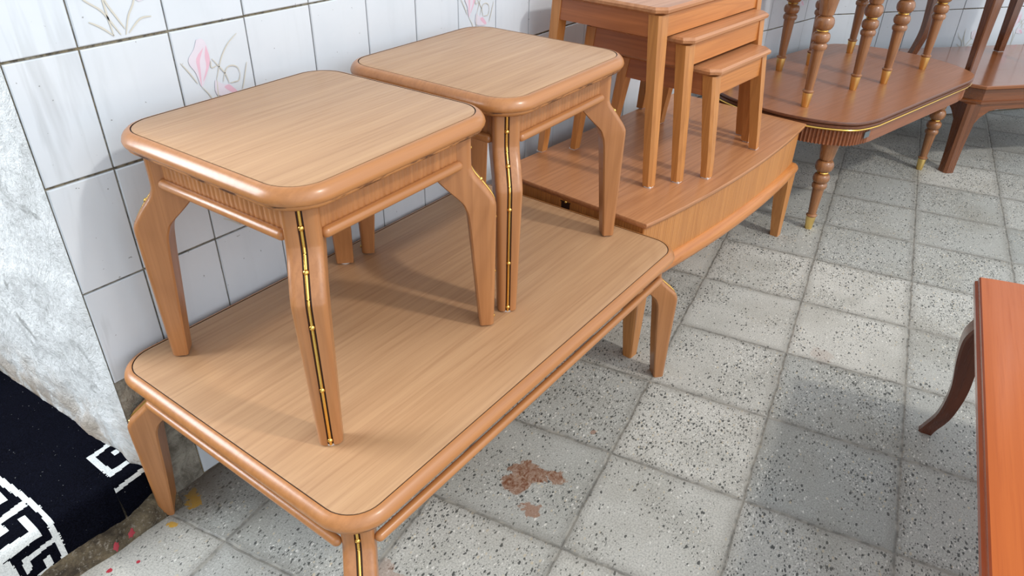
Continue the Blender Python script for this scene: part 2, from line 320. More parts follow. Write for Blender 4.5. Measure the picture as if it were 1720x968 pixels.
def flat_strip(mb, pts, w, y, x0, z0, mi):
    pts = catmull(pts, 4); L, R_ = [], []
    for i, p in enumerate(pts):
        a, c = Vector(pts[max(i - 1, 0)]), Vector(pts[min(i + 1, len(pts) - 1)]); d = (c - a).normalized(); ww = w * (0.35 + 0.65 * math.sin(PI * (i + 0.6) / (len(pts) + 0.2)))
        L.append((x0 + (p[0] - d.y * ww) / 1000, y, z0 + (p[1] + d.x * ww) / 1000)); R_.append((x0 + (p[0] + d.y * ww) / 1000, y, z0 + (p[1] - d.x * ww) / 1000))
    n = len(L); mb.add(L + R_, [(i, i + 1, n + i + 1, n + i) for i in range(n - 1)], mi)
def smooth_poly(pts):
    q = pts + [pts[0]]; return catmull(q, 3)[:-1]
def flower(mb, x0, z0, y):
    for k, mi, dy in (('pale', 3, 0), ('pale2', 3, 0), ('pinkA', 2, 1), ('pinkB', 2, 1), ('pink2', 2, 1)):
        p = smooth_poly(FL[k]); mb.add([(x0 + a / 1000, y - dy * 0.0001, z0 + c / 1000) for a, c in p], [tuple(range(len(p)))], mi)
    for s_ in STEMS: flat_strip(mb, s_, 1.1, y - 0.0002, x0, z0, 4)
def leaves(mb, x0, z0, y):
    for s_ in LEAVES: flat_strip(mb, s_, 1.5, y - 0.0002, x0, z0, 4)
    mb.add([(x0 + a / 1000, y, z0 + c / 1000) for a, c in [(92, 90), (100, 62), (112, 54), (124, 56), (126, 80), (112, 100)]], [tuple(range(6))], 3)
def tiled_wall(name, xcols, rows, loc, rz, flowers, skip=()):
    mb = MB(); x1 = xcols[-1]; z1 = rows[-1]; ty = -0.001
    mb.box(xcols[0], x1, 0.0035, 0.10, 0, z1, 0)
    for i in range(len(xcols) - 1):
        for j in range(len(rows) - 1):
            if (i, j) in skip: continue
            g = 0.0012 + 0.0006 * random.random(); gz = 0.0015 + 0.0012 * random.random(); bv = 0.0016
            a, c, d, e = xcols[i] + g, xcols[i + 1] - g, rows[j] + gz, rows[j + 1] - gz
            if e - d < 0.02: continue
            t = [random.uniform(-0.0006, 0.0006) for _ in range(4)]
            y = ty
            mb.add([(a, 0.004, d), (c, 0.004, d), (c, 0.004, e), (a, 0.004, e), (a, y + 0.0012, d), (c, y + 0.0012, d), (c, y + 0.0012, e), (a, y + 0.0012, e),
                    (a + bv, y + t[0], d + bv), (c - bv, y + t[1], d + bv), (c - bv, y + t[1] + t[2], e - bv), (a + bv, y + t[0] + t[2], e - bv)],
                   [(0, 1, 5, 4), (1, 2, 6, 5), (2, 3, 7, 6), (3, 0, 4, 7), (4, 5, 9, 8), (5, 6, 10, 9), (6, 7, 11, 10), (7, 4, 8, 11), (8, 9, 10, 11)], 1)
    for kind, i, j in flowers:
        (flower if kind == 'f' else leaves)(mb, xcols[i], rows[j], ty - 0.0016)
    o = mb.build(name, [GROUT, TILE, M_pink, M_pale, M_stem], loc=loc, rz=rz, smooth=False); return struct(o)
rows = [0.004] + [0.135 + 0.2 * k for k in range(10)]
WX = 1.773
cols1 = [0.0] + [0.113 + 0.151 * k for k in range(11)] + [WX]
tiled_wall('wall_back', cols1, rows, (0, 0, 0), 0, [('f', 2, 4), ('l', 1, 5), ('f', 1, 6), ('l', 2, 3), ('f', 7, 4), ('l', 7, 3), ('f', 6, 6), ('l', 6, 5)], skip=[(0, 0), (0, 1)])
A2 = math.atan2(-0.30, 3.25 - WX); L2 = math.hypot(0.30, 3.25 - WX)
cols2 = [0.0] + [0.12 + 0.15 * k for k in range(10)] + [L2]
tiled_wall('wall_right', cols2, rows, (WX, 0, 0), A2, [('f', 6, 2), ('l', 6, 1), ('f', 8, 3), ('f', 3, 4)])
A3 = math.radians(-38.5)
cols3 = [0.0] + [0.015 + 0.15 * k for k in range(1, 16)]
tiled_wall('wall_far', cols3, rows, (3.25, -0.30, 0), A3, [('f', 2, 1), ('l', 5, 2), ('f', 7, 2), ('f', 6, 1)])
# plaster reveal of the opening at the left end of the tiled wall
def rough_sheet(name, P0, du, dv, nu, nv, amp, mat, nrm, seed=1, taper=True):
    from mathutils import noise as N
    mb = MB(); vs = []
    for j in range(nv + 1):
        for i in range(nu + 1):
            p = Vector(P0) + Vector(du) * (i / nu) + Vector(dv) * (j / nv)
            h = (0.45 + N.fractal(p * 9 + Vector((seed, 0, 0)), 0.8, 2.0, 6)) * amp; h = max(h, 0.0)
            edge_ = min(1.0, i / 3) if taper else 1.0
            vs.append(p + Vector(nrm) * h * edge_)
    mb.add(vs, [(j * (nu + 1) + i, j * (nu + 1) + i + 1, (j + 1) * (nu + 1) + i + 1, (j + 1) * (nu + 1) + i) for j in range(nv) for i in range(nu)])
    return mb, name, mat
m_, n_, t_ = rough_sheet('wall_left', (-0.001, 0.0, 0.0), (-0.042, 0.62, 0), (0, 0, 1.9), 75, 200, 0.010, PLASTER, (-1, 0, 0))
m_.box(0.0, 0.06, 0.101, 0.62, 0, 1.9)
struct(m_.build(n_, t_, sharp=80))
b = MB(); b.v = []
nu, nv = 26, 70; from mathutils import noise as NN
vs = []
for j in range(nv + 1):
    for i in range(nu + 1):
        p = Vector((0.0 + 0.112 * i / nu, 0, 0.334 * j / nv)); h = 0.004 + NN.fractal(p * 14, 0.8, 2, 6) * 0.004
        e_ = min(1, i / 2, (nu - i) / 2, (nv - j) / 2); vs.append((p.x, 0.003 - max(0.0, h) * e_, p.z))
b.add(vs, [(j * (nu + 1) + i, j * (nu + 1) + i + 1, (j + 1) * (nu + 1) + i + 1, (j + 1) * (nu + 1) + i) for j in range(nv) for i in range(nu)])
struct(b.build('trim_2', rubble_mat('bare_cement_patch', (186, 180, 166), (120, 114, 102)), sharp=80))
# far side of the opening
ochre = plaster_mat(); ochre.name = 'ochre_stained_wall'
for nd in ochre.node_tree.nodes:
    if nd.type == 'MIX' and nd.blend_type == 'MIX' and not nd.inputs[6].is_linked: nd.inputs[6].default_value = srgb(176, 150, 96)
b = MB(); b.box(-2.2, -0.046, 0.625, 0.70, 0, 0.30); struct(b.build('trim_3', ochre, smooth=False))
# step under the carpet + crumbling cement foot
b = MB(); b.box(-2.0, -0.004, 0.002, 0.622, 0, 0.112); struct(b.build('trim_1', RUBBLE, smooth=False))
b = MB(); vs = []; nu, nv = 260, 14
for i in range(nu + 1):
    X = -0.9 + 0.935 * i / nu
    hh = 0.028 + 0.016 * NN.noise(Vector((X * 9, 0, 0))) + 0.022 * max(0, (X + 0.13) / 0.16) * (1 if X < 0.0 else max(0, 1 - X / 0.034))
    yy = 0.044 + 0.006 * NN.noise(Vector((X * 14, 3, 0)))
    for j in range(nv + 1):
        t = j / nv; a = t * PI / 2
        p = Vector((X, -yy * math.cos(a) ** 0.8 if a < PI / 2 else 0, hh * math.sin(a)))
        k = NN.fractal(Vector((X, p.y, p.z)) * 30, 0.7, 2, 5) * 0.006
        if j in (0,): k = 0
        vs.append((p.x, min(0.001, p.y - k), max(0, p.z + k * 0.6)))
b.add(vs, [(i * (nv + 1) + j, (i + 1) * (nv + 1) + j, (i + 1) * (nv + 1) + j + 1, i * (nv + 1) + j + 1) for i in range(nu) for j in range(nv)])
rm = rubble_mat('cement_foot', (126, 112, 88)); 
struct(b.build('trim_4', rm, sharp=80))
# red paint dabs on the cement foot and floor, within one structure mesh
b = MB()
def dab(cx, cyy, cz, r, nrm):
    nrm = Vector(nrm).normalized(); a = nrm.orthogonal().normalized(); c = nrm.cross(a); vs = [Vector((cx, cyy, cz)) + nrm * 0.0022]
    k = 14
    for i in range(k):
        rr = r * random.uniform(0.55, 1.15); an = 2 * PI * i / k; vs.append(Vector((cx, cyy, cz)) + a * rr * math.cos(an) + c * rr * math.sin(an) * 0.7)
    b.add(vs, [(0, i + 1, (i + 1) % k + 1) for i in range(k)])
dab(-0.078, -0.046, 0.022, 0.010, (0, -1, 0.8)); dab(-0.112, -0.047, 0.016, 0.010, (0, -1, 0.8))
struct(b.build('trim_5', plain('red_paint', srgb(150, 40, 52), 0.7), sharp=80))

# ------------------------------------------------------------------ carpet over the step
POLY = [[(-189, 204), (-182, 123), (-177, 59), (-180, -1), (-180, -54), (-184, -132), (-196, -132), (-191, -50), (-193, -28), (-187, 32), (-190, 82), (-193, 115), (-203, 204)],
        [(-190, 76), (-193, 97), (-238, 87), (-252, 84), (-252, 70)], [(-204, 56), (-205, -8), (-263, -14), (-285, -15), (-285, 8), (-269, 10), (-218, 12), (-218, 57)],
        [(-193, -28), (-192, -39), (-238, -46), (-241, -68), (-253, -73), (-250, -34)], [(-208, -59), (-209, -104), (-235, -98), (-239, -88), (-221, -85), (-220, -63)],
        [(-281, -15), (-265, -18), (-261, -70), (-262, -120), (-281, -120)], [(-241, 74), (-239, 43), (-258, 40), (-258, 56), (-252, 56), (-252, 74)], [(-208, 157), (-208, 122), (-230, 119), (-230, 132), (-220, 134), (-220, 157)],
        [(-61, 111), (-1, 119), (2, 109), (-47, 99), (-47, 60), (-44, 40), (-13, 40), (-14, 28), (-59, 22), (-60, 60)],
        [(-21, 87), (4, 90), (4, 76), (-21, 73)], [(-65, -7), (-2, 1), (-2, -9), (-65, -18)]]
# the key pattern goes on along the border beyond the frame edge
POLY += [[(x - 96, v) for x, v in p] for p in (POLY[0],)]
def inside(x, y, P):
    c = False; n = len(P)
    for i in range(n):
        x1_, y1_, x2_, y2_ = *P[i], *P[i - 1]
        if (y1_ > y) != (y2_ > y) and x < (x2_ - x1_) * (y - y1_) / (y2_ - y1_) + x1_: c = not c
    return c
carpet = thing('carpet', 'black doorstep carpet with a white greek key border draped over the step', 'carpet', (0, 0, 0))
def drape(u, v, lift=0.0):
    R_ = 0.018; zt = 0.122; yf = -0.006; q = R_ * PI / 4
    if v > q: p, nn = (u, yf + R_ + (v - q), zt), (0, 0, 1)
    elif v < -q: p, nn = (u, yf, zt - R_ + (v + q)), (0, -1, 0)
    else:
        a = (v + q) / (2 * q) * PI / 2; p, nn = (u, yf + R_ - R_ * math.cos(a), zt - R_ + R_ * math.sin(a)), (0, -math.cos(a), math.sin(a))
    wv = 0.0015 * NN.noise(Vector((u * 12, v * 12, 0))) + lift
    edge_x = -0.004 - 0.042 * max(0, p[1]) / 0.62
    return (min(p[0], edge_x) if v > q else p[0], p[1] + nn[1] * wv, p[2] + nn[2] * wv)
def carpet_piece(name, u0, u1, v0fun, v1, step):
    mb = MB(); nu = int((u1 - u0) / step); nv = int((v1 + 0.13) / step); vs = []
    for j in range(nv + 1):
        for i in range(nu + 1):
            u = u0 + (u1 - u0) * i / nu; vb = v0fun(u); v = vb + (v1 - vb) * j / nv
            if name == 'side_strip' and v < -0.025: u += 0.004 * min(1, (-v - 0.025) / 0.05) * (1 - i / nu)
            vs.append(drape(u, v))
    mb.v = vs
    for j in range(nv):
        for i in range(nu):
            u = u0 + (u1 - u0) * (i + .5) / nu; vb = v0fun(u); v = vb + (v1 - vb) * (j + .5) / nv
            mb.f.append([j * (nu + 1) + i, j * (nu + 1) + i + 1, (j + 1) * (nu + 1) + i + 1, (j + 1) * (nu + 1) + i])
            jx, jy = 0.8 * NN.noise(Vector((u * 400, v * 400, 0))), 0.8 * NN.noise(Vector((u * 400, v * 400, 9)))
            mb.m.append(1 if any(inside(u * 1000 + jx, v * 1000 + jy, P) for P in POLY) else 0)
    return mb.build(name, [CP_D, CP_W], carpet, sharp=70)
CP_D = carpet_mat('navy_black_pile', srgb(4, 4, 8), srgb(17, 19, 30)); CP_W = carpet_mat('silver_white_pile', srgb(226, 228, 226), srgb(186, 190, 190), 0.002)
bot = lambda u: -0.112 - 0.012 * NN.noise(Vector((u * 16, 0, 2))) + (0.024 if u > -0.066 else 0.0) - 0.006
carpet_piece('main_panel', -0.32, -0.066, bot, 0.60, 0.0026)
carpet_piece('side_strip', -0.066, 0.010, lambda u: -0.098 + 0.006 * NN.noise(Vector((u * 30, 0, 2))), 0.60, 0.0026)
o = carpet_piece('outer_panel', -1.6, -0.32, bot, 0.60, 0.012)

# ------------------------------------------------------------------ flared-leg tables (two side tables on a coffee table)
def edge_loops(outer, H, g=0.0175, th=0.034):
    P = [(g, 0.0), (g - 0.0012, -0.0002), (g - 0.0035, -0.0004), (0.0095, -0.0022), (0.005, -0.0060), (0.0015, -0.0115), (0.0, -0.0170), (0.0012, -0.0215), (0.0030, -0.0238), (0.0052, -0.0246), (0.0048, -0.0262), (0.0066, -0.0300), (0.0125, -th), (0.045, -th)]
    return [lvl(offset(outer, i), H + z) for i, z in P]
def flute_panel(mb, p0, p1, z0, z1, nrm, pitch=0.011, depth=0.0016, back=0.012, mi=0):
    p0, p1, nrm = Vector(p0), Vector(p1), Vector(nrm); L = (p1 - p0).length; n = max(8, int(L / pitch) * 6); loops = []
    line = []
    for i in range(n + 1):
        q = p0 + (p1 - p0) * (i / n); k = abs(math.sin(PI * i / 6)) ** 0.7 * depth; line.append(q + nrm * k)
    a = [(q.x, q.y, z0) for q in line]; c = [(q.x, q.y, z1) for q in line]
    bk0 = [(p1.x - nrm.x * back, p1.y - nrm.y * back), (p0.x - nrm.x * back, p0.y - nrm.y * back)]
    a += [(q[0], q[1], z0) for q in bk0]; c += [(q[0], q[1], z1) for q in bk0]; mb.loft([a, c], mi)
def flared_leg(levels, sx, sy_, hx, hy, rc):
    """levels (z, radial reach of the outer face, radial width, thickness); the leg is a board set on the corner's diagonal,
    with a shallow channel down its outer face"""
    lv = catmull(levels, 6); loops = []; c = Vector((sx * (hx - rc), sy_ * (hy - rc), 0)); n = Vector((sx, sy_, 0)).normalized(); t = Vector((-n.y, n.x, 0))
    for z, R, w, k in lv:
        h = k / 2; r = 0.011; pts = [(R - w, -h + 0.003), (R - w + 0.003, -h)]
        for q in range(6): a = -PI / 2 + PI / 2 * q / 5; pts.append((R - r + r * math.cos(a), -h + r + r * math.sin(a)))
        pts += [(R, -0.0048), (R - 0.0035, -0.0046), (R - 0.0035, 0.0046), (R, 0.0048)]
        for q in range(6): a = PI / 2 * q / 5; pts.append((R - r + r * math.cos(a), h - r + r * math.sin(a)))
        pts += [(R - w + 0.003, h), (R - w, h - 0.003)]
        loops.append([c + n * a + t * b_ + Vector((0, 0, z)) for a, b_ in pts])
    mb = MB(); mb.loft(loops); return mb, lv
def brass_strip(lv, sx, sy_, hx, hy, rc, beads):
    mb = MB(); c = Vector((sx * (hx - rc), sy_ * (hy - rc), 0)); n = Vector((sx, sy_, 0)).normalized(); t = Vector((-n.y, n.x, 0))
    pts = [c + n * (R - 0.0022) + Vector((0, 0, z)) for z, R, w, k in lv]
    mb.loft([[p - n * 0.0010 + t * 0.0045, p - n * 0.0010 - t * 0.0045, p - n * 0.003] for p in pts], 1)
    mb.tube([p + n * 0.0004 for p in pts], 0.0027, 10, 0)
    zt, zb = pts[0].z, pts[-1].z
    for f in beads:
        z = zt + (zb - zt) * f; k = min(range(len(pts) - 1), key=lambda i: 0 if pts[i].z >= z >= pts[i + 1].z else 1 + abs(pts[i].z - z))
        a, b_ = pts[k], pts[k + 1]; p = a.lerp(b_, (z - a.z) / (b_.z - a.z)); mb.sphere(p + n * 0.0012, 0.0046, 12, 0)
    return mb
def flared_table(root, L, Wd, H, r, levels, beads, apron_h, pads=False, rail_out=0.006, rail_end=0.008):
    outer = rrect(L, Wd, r); hx, hy = L / 2, Wd / 2; TH = 0.034
    tp = MB(); ins = offset(outer, 0.0185); tp.loft([lvl(offset(outer, 0.0185), H - 0.02), lvl(ins, H - 0.0004), lvl(offset(outer, 0.0195), H)], 0); tp.build('tabletop', tan_x, root, sharp=60)
    e = MB(); lo = edge_loops(outer, H); e.loft(lo[1:], 0, cap0=False, cap1=True, mis=[0] * 8 + [2, 2] + [0] * 3); e.loft([lvl(offset(outer, 0.0192), H - 0.0016), lvl(offset(outer, 0.0160), H - 0.0016)], 1, False, False)
    e.build('edge_moulding', [tan_ex, groove_m, WORN], root, sharp=50)
    z1 = H - TH; z0 = z1 - apron_h; ai = 0.042; lw = 0.022
    for nx, ny in ((0, -1), (0, 1), (-1, 0), (1, 0)):
        ap = MB()
        if ny: p0, p1 = (-hx + ai + lw, ny * (hy - ai), 0), (hx - ai - lw, ny * (hy - ai), 0)
        else: p0, p1 = (nx * (hx - ai), -hy + ai + lw, 0), (nx * (hx - ai), hy - ai - lw, 0)
        flute_panel(ap, p0, p1, z0 + 0.004, z1 + 0.002, (nx, ny, 0)); apo = ap.build('apron', tan_z, root, sharp=70)
        ra = MB(); d = 0.010; q0, q1 = Vector(p0), Vector(p1); ax = (q1 - q0).normalized(); q0 = q0 + ax * rail_end; q1 = q1 - ax * rail_end
        cz = z0 + 0.004; nn = Vector((nx, ny, 0)); Ln = (q1 - q0).length
        pts = []; rad = []
        for k in range(7): a = PI / 2 * k / 6; pts.append(q0 + ax * (0.0085 * (1 - math.cos(a)))); rad.append(max(0.0008, 0.0085 * math.sin(a)))
        for k in range(7): a = PI / 2 * (6 - k) / 6; pts.append(q1 - ax * (0.0085 * (1 - math.cos(a)))); rad.append(max(0.0008, 0.0085 * math.sin(a)))
        pts = [Vector((p.x, p.y, cz)) + nn * rail_out for p in pts]; ra.tube(pts, rad, 16)
        ra.build('apron_rail', tan_ex, apo, sharp=50)
    for sx in (-1, 1):
        for sy_ in (-1, 1):
            mb, lv = flared_leg(levels, sx, sy_, hx, hy, r); lg = mb.build('leg', tan_z, root, sharp=40)
            brass_strip(lv, sx, sy_, hx, hy, r, beads).build('brass_strip', [brass, groove_m], lg, sharp=50)
            if pads:
                z, R, w, k_ = lv[-1]; q = 0.7071 * (R - w / 2); pb = MB(); cx, cyy = sx * (hx - r + q), sy_ * (hy - r + q); pb.lathe([(0, .0125), (.0037, .0125)], cx, cyy, 16); pb.build('foot_pad', white_pad, lg, smooth=False)
    return root
CH = 0.392
ct = thing('coffee_table', 'long tan wooden coffee table with rounded corners carrying two matching side tables', 'table', (0.538, -0.332, 0), 0.0063)
CTL = [(CH - 0.033, 0.046, 0.050, 0.050), (CH - 0.068, 0.046, 0.052, 0.050), (CH - 0.081, 0.048, 0.058, 0.050), (CH - 0.092, 0.054, 0.066, 0.050), (CH - 0.108, 0.070, 0.067, 0.050), (CH - 0.124, 0.087, 0.064, 0.050), (CH - 0.133, 0.093, 0.061, 0.050), (CH - 0.143, 0.096, 0.058, 0.050), (CH - 0.168, 0.0965, 0.052, 0.049), (0.12, 0.095, 0.042, 0.044), (0.0, 0.094, 0.029, 0.037)]
flared_table(ct, 1.083, 0.648, CH, 0.072, CTL, (0.10, 0.30, 0.52, 0.78, 0.985), 0.046, rail_out=0.018, rail_end=-0.002)
SH = 0.832 - CH
SGR = 'matching tan side tables stacked on the long coffee table'
STL = [(SH - 0.033, 0.045, 0.052, 0.052), (SH - 0.088, 0.045, 0.055, 0.052), (SH - 0.102, 0.047, 0.064, 0.052), (SH - 0.114, 0.053, 0.072, 0.052), (SH - 0.132, 0.067, 0.071, 0.052), (SH - 0.152, 0.081, 0.065, 0.052), (SH - 0.163, 0.087, 0.061, 0.052), (SH - 0.174, 0.0895, 0.058, 0.052), (SH - 0.204, 0.0895, 0.051, 0.050), (0.12, 0.0885, 0.040, 0.044), (0.0035, 0.087, 0.029, 0.038)]
s1 = thing('side_table', 'tan wooden side table standing nearer the camera on the long coffee table', 'side table', (0.318, -0.279, CH), math.radians(1.7), SGR)
flared_table(s1, 0.460, 0.443, SH, 0.072, STL, (0.085, 0.235, 0.425, 0.715, 0.975), 0.058, pads=True)
s2 = copy_tree(s1); s2['label'] = 'tan wooden side table standing farther back beside the nesting tables'; s2.location = (0.801, -0.274, CH); s2.rotation_euler.z = math.radians(1.0)

# ------------------------------------------------------------------ bow-fronted low cabinet
DZ = 0.416; DR = math.radians(-4.2)
dt = thing('low_cabinet', 'orange-brown bow-fronted low cabinet carrying the three nesting tables', 'cabinet', (1.5715, -0.585, 0), DR)
def bow_outline(hw, bow, y1, ins=0.0, n=40):
    pts = []
    for i in range(n + 1):
        t = -1 + 2 * i / n; pts.append(((hw - ins) * t, -bow * (1 - t * t) + ins))
    return pts + [(hw - ins, y1 - ins), (-hw + ins, y1 - ins)]
top_o = bow_outline(0.499, 0.031, 0.497)
b = MB(); b.loft([lvl(bow_outline(0.499, 0.031, 0.497, 0.010), DZ - 0.0185), lvl(bow_outline(0.499, 0.031, 0.497, 0.003), DZ - 0.014), lvl(bow_outline(0.499, 0.031, 0.497, 0.0), DZ - 0.003), lvl(bow_outline(0.499, 0.031, 0.497, 0.0015), DZ)]); b.build('tabletop', or_top, dt, sharp=50)
def fluted_loop(poly, pitch, depth, zones=None):
    out = []; acc = 0.0; n = len(poly)
    for i in range(n):
        a, c = Vector(poly[i]), Vector(poly[(i + 1) % n]); L = (c - a).length
        if L < 1e-7: continue
        k = max(1, int(L / (pitch / 6))); d = (c - a) / L; nn = Vector((d.y, -d.x))
        for j in range(k):
            s_ = acc + L * j / k; p = a + d * (L * j / k)
            w = abs(math.sin(PI * s_ / pitch)) ** 0.6 * depth; out.append((p.x + nn.x * w, p.y + nn.y * w))
        acc += L
    return out
b = MB(); bo = fluted_loop(bow_outline(0.499, 0.031, 0.497, 0.014), 0.0085, 0.0011); b.loft([lvl(bo, 0.262), lvl(bo, DZ - 0.017)]); body = b.build('body', or_z, dt, sharp=75)
b = MB(); prof = [(0.010, 0.232), (0.001, 0.236), (-0.004, 0.244), (-0.006, 0.255), (-0.003, 0.266), (0.003, 0.275), (0.013, 0.280)]
b.loft([lvl(bow_outline(0.499, 0.031, 0.497, i), z) for i, z in prof]); b.build('base_moulding', or_x, dt, sharp=40)
for sx in (-1, 1):
    for back in (0, 1):
        b = MB(); loops = []
        for z, w, wi in catmull([(0.245, 0.075, 0.046), (0.225, 0.058, 0.046), (0.19, 0.050, 0.044), (0.10, 0.042, 0.037), (0.0, 0.030, 0.027)], 4):
            xo = 0.503 - 0.006 * (0.25 - z) / 0.25; y0 = -0.002 if not back else 0.497 - wi
            pts = [(xo - w, y0), (xo - 0.004, y0), (xo, y0 + 0.004), (xo, y0 + wi - 0.003), (xo - 0.003, y0 + wi), (xo - w, y0 + wi)]
            loops.append([(sx * p[0], p[1], z) for p in pts])
        b.loft(loops); b.build('leg', or_z, dt, sharp=40)
b = MB(); b.add([(-0.4862, 0.245, 0.366), (-0.4862, 0.273, 0.366), (-0.4862, 0.273, 0.388), (-0.4862, 0.245, 0.388)], [(0, 1, 2, 3)], 1)
b.box(-0.4885, -0.4845, 0.243, 0.275, 0.364, 0.366, 1); b.box(-0.4885, -0.4845, 0.243, 0.275, 0.388, 0.390, 1)
b.tube([(-0.4845, 0.262, 0.386), (-0.503, 0.246, 0.399)], 0.0026, 8, 0); b.sphere((-0.503, 0.246, 0.399), 0.0036, 8, 0); b.build('latch', [brass, groove_m], dt)

# ------------------------------------------------------------------ nest of three tables
def nest_table(name_label, x, y, Lf, Wf, H):
    t = thing('nesting_table', name_label, 'side table', (x, y, DZ), math.radians(-4.4), 'nest of three orange-brown tables on the low cabinet')
    ov = 0.010; ch = 0.022; yi = 0.020; x0, x1, y0, y1 = -ov, Lf + ov, yi - 0.002, Wf - yi + 0.002
    def oct_(i, c=ch): return [(x0 + i + c, y0 + i), (x1 - i - c, y0 + i), (x1 - i, y0 + i + c), (x1 - i, y1 - i - c), (x1 - i - c, y1 - i), (x0 + i + c, y1 - i), (x0 + i, y1 - i - c), (x0 + i, y0 + i + c)]
    b = MB(); b.loft([lvl(oct_(0.013), H - 0.0205), lvl(oct_(0.009), H - 0.0175), lvl(oct_(0.006), H - 0.016), lvl(oct_(0.001), H - 0.013), lvl(oct_(0), H - 0.006), lvl(oct_(0.003), H - 0.002), lvl(oct_(0.005), H)]); b.build('tabletop', or_top, t, sharp=22)
    wt, wb = 0.036, 0.024; ti = 0.002; ty = yi + 0.010
    for sx in (0, 1):
        for sy_ in (0, 1):
            b = MB(); loops = []
            for z, ins, w, insy in ((H - 0.02, ti, wt, ty), (0.05, 0.0005, wb + 0.002, 0.0035), (0.003, 0.0, wb, 0.0)):
                c = 0.007; pts = [(0 + c, 0), (w, 0), (w, w), (0, w), (0, c)]
                loops.append([((ins + p[0]) if sx == 0 else (Lf - ins - p[0]), (insy + p[1]) if sy_ == 0 else (Wf - insy - p[1]), z) for p in pts])
            b.loft(loops); lg = b.build('leg', or_z, t, sharp=25)
            cx = 0.011 if sx == 0 else Lf - 0.011; cyy = 0.011 if sy_ == 0 else Wf - 0.011
            b = MB(); b.box(cx - 0.0095, cx + 0.0095, cyy - 0.0095, cyy + 0.0095, 0, 0.0045); b.build('foot_pad', white_pad, lg, smooth=False)
    az0, az1 = H - 0.074, H - 0.019
    for k in range(4):
        b = MB()
        if k == 0: b.box(wt - 0.002, Lf - wt + 0.002, ty + 0.002, ty + 0.018, az0, az1)
        if k == 1: b.box(wt - 0.002, Lf - wt + 0.002, Wf - ty - 0.018, Wf - ty - 0.002, az0, az1)
        if k == 2: b.box(ti + 0.002, ti + 0.018, ty + wt - 0.008, Wf - ty - wt + 0.008, az0, az1)
        if k == 3: b.box(Lf - ti - 0.018, Lf - ti - 0.002, ty + wt - 0.008, Wf - ty - wt + 0.008, az0, az1)
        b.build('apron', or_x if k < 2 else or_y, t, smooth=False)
    return t
nest_table('tallest outer table of the orange-brown nest on the low cabinet', 1.268, -0.455, 0.575, 0.400, 0.463)
nest_table('middle-height table of the orange-brown nest, between its tall and low neighbours', 1.347, -0.501, 0.450, 0.380, 0.385)
nest_table('lowest and frontmost table of the orange-brown nest', 1.425, -0.553, 0.324, 0.360, 0.299)

# ------------------------------------------------------------------ turned-leg tables
ER = math.radians(-13.2); EZ = 0.430; EO = Vector((2.182, -0.687, 0)); ex, ey = Vector((math.cos(ER), math.sin(ER), 0)), Vector((-math.sin(ER), math.cos(ER), 0))
EC = EO + ex * 0.45 + ey * 0.225
et = thing('coffee_table', 'brown coffee table with turned brass-tipped legs and a gold trim line', 'table', EC, ER)
def soft_outline(hx, hy, k=(0.73, 0.845, 0.93, 1.0), n=5):
    q = [(1.0 * hx, 0.0), (0.985 * hx, 0.30 * hy), (0.93 * hx, 0.60 * hy), (0.862 * hx, 0.80 * hy), (0.78 * hx, 0.93 * hy), (0.66 * hx, 0.99 * hy)]
    q1 = catmull(q, n)[:-1] + [(0.60 * hx, hy)]
    up_ = q1 + [(0.0, hy)]
    full = up_ + [(-x, y) for x, y in reversed(q1)] 
    low = [(-x, -y) for x, y in q1[1:]] + [(0.0, -hy)] + [(x, -y) for x, y in reversed(q1[1:])]
    return full + low
so = soft_outline(0.590, 0.332)
b = MB(); b.loft([lvl(offset(so, 0.006), EZ - 0.012), lvl(offset(so, 0.001), EZ - 0.010), lvl(so, EZ - 0.003), lvl(offset(so, 0.002), EZ), lvl(offset(so, 0.004), EZ)], mis=[1, 1, 1, 0]); b.build('tabletop', [br_top, br_edge], et, sharp=50)
b = MB(); b.loft([lvl(offset(so, 0.006), EZ - 0.026), lvl(offset(so, 0.002), EZ - 0.023), lvl(offset(so, 0.002), EZ - 0.015), lvl(offset(so, 0.009), EZ - 0.0115)]); b.build('under_slab', br_edge, et, sharp=50)
b = MB(); gl = offset(so, 0.004); b.tube([(p[0], p[1], EZ - 0.0285) for p in gl] + [(gl[0][0], gl[0][1], EZ - 0.0285)], 0.0032, 8, cap=False); b.build('gold_trim', brass, et)
def apron_fluted(hx, hy, ins, z0, z1, root, mat, pitch=0.0125, depth=0.006):
    base = offset(soft_outline(hx, hy, n=14), ins); n = len(base); out = []; acc = 0
    for i in range(n):
        a, c = Vector(base[i]), Vector(base[(i + 1) % n]); L = (c - a).length
        if L < 1e-7: continue
        k = max(1, int(L / 0.0015)); d = (c - a) / L; nn = Vector((d.y, -d.x))
        for j in range(k):
            p = a + d * (L * j / k); s_ = acc + L * j / k; corner = abs(p.x) > 0.64 * hx and abs(p.y) > 0.25 * hy
            ph = (s_ / pitch) % 1.0; w = 0.0
            if corner: w = depth * (0.35 + 0.65 * math.sin(PI * min(1, ph / 0.72))) if ph < 0.72 else 0.0
            else: w = depth * 0.6
            out.append((p.x + nn.x * w, p.y + nn.y * w))
        acc += L
    b = MB(); b.loft([lvl(out, z0), lvl(out, z1)]); return b.build('apron', mat, root, sharp=40)
apron_fluted(0.590, 0.332, 0.022, EZ - 0.088, EZ - 0.029, et, br_x)
b = MB(); b.box(-0.408, -0.372, -0.3145, -0.3115, EZ - 0.066, EZ - 0.044); b.build('maker_plate', plain('grey_plate', srgb(120, 128, 132), 0.35, 0.6), et, smooth=False)
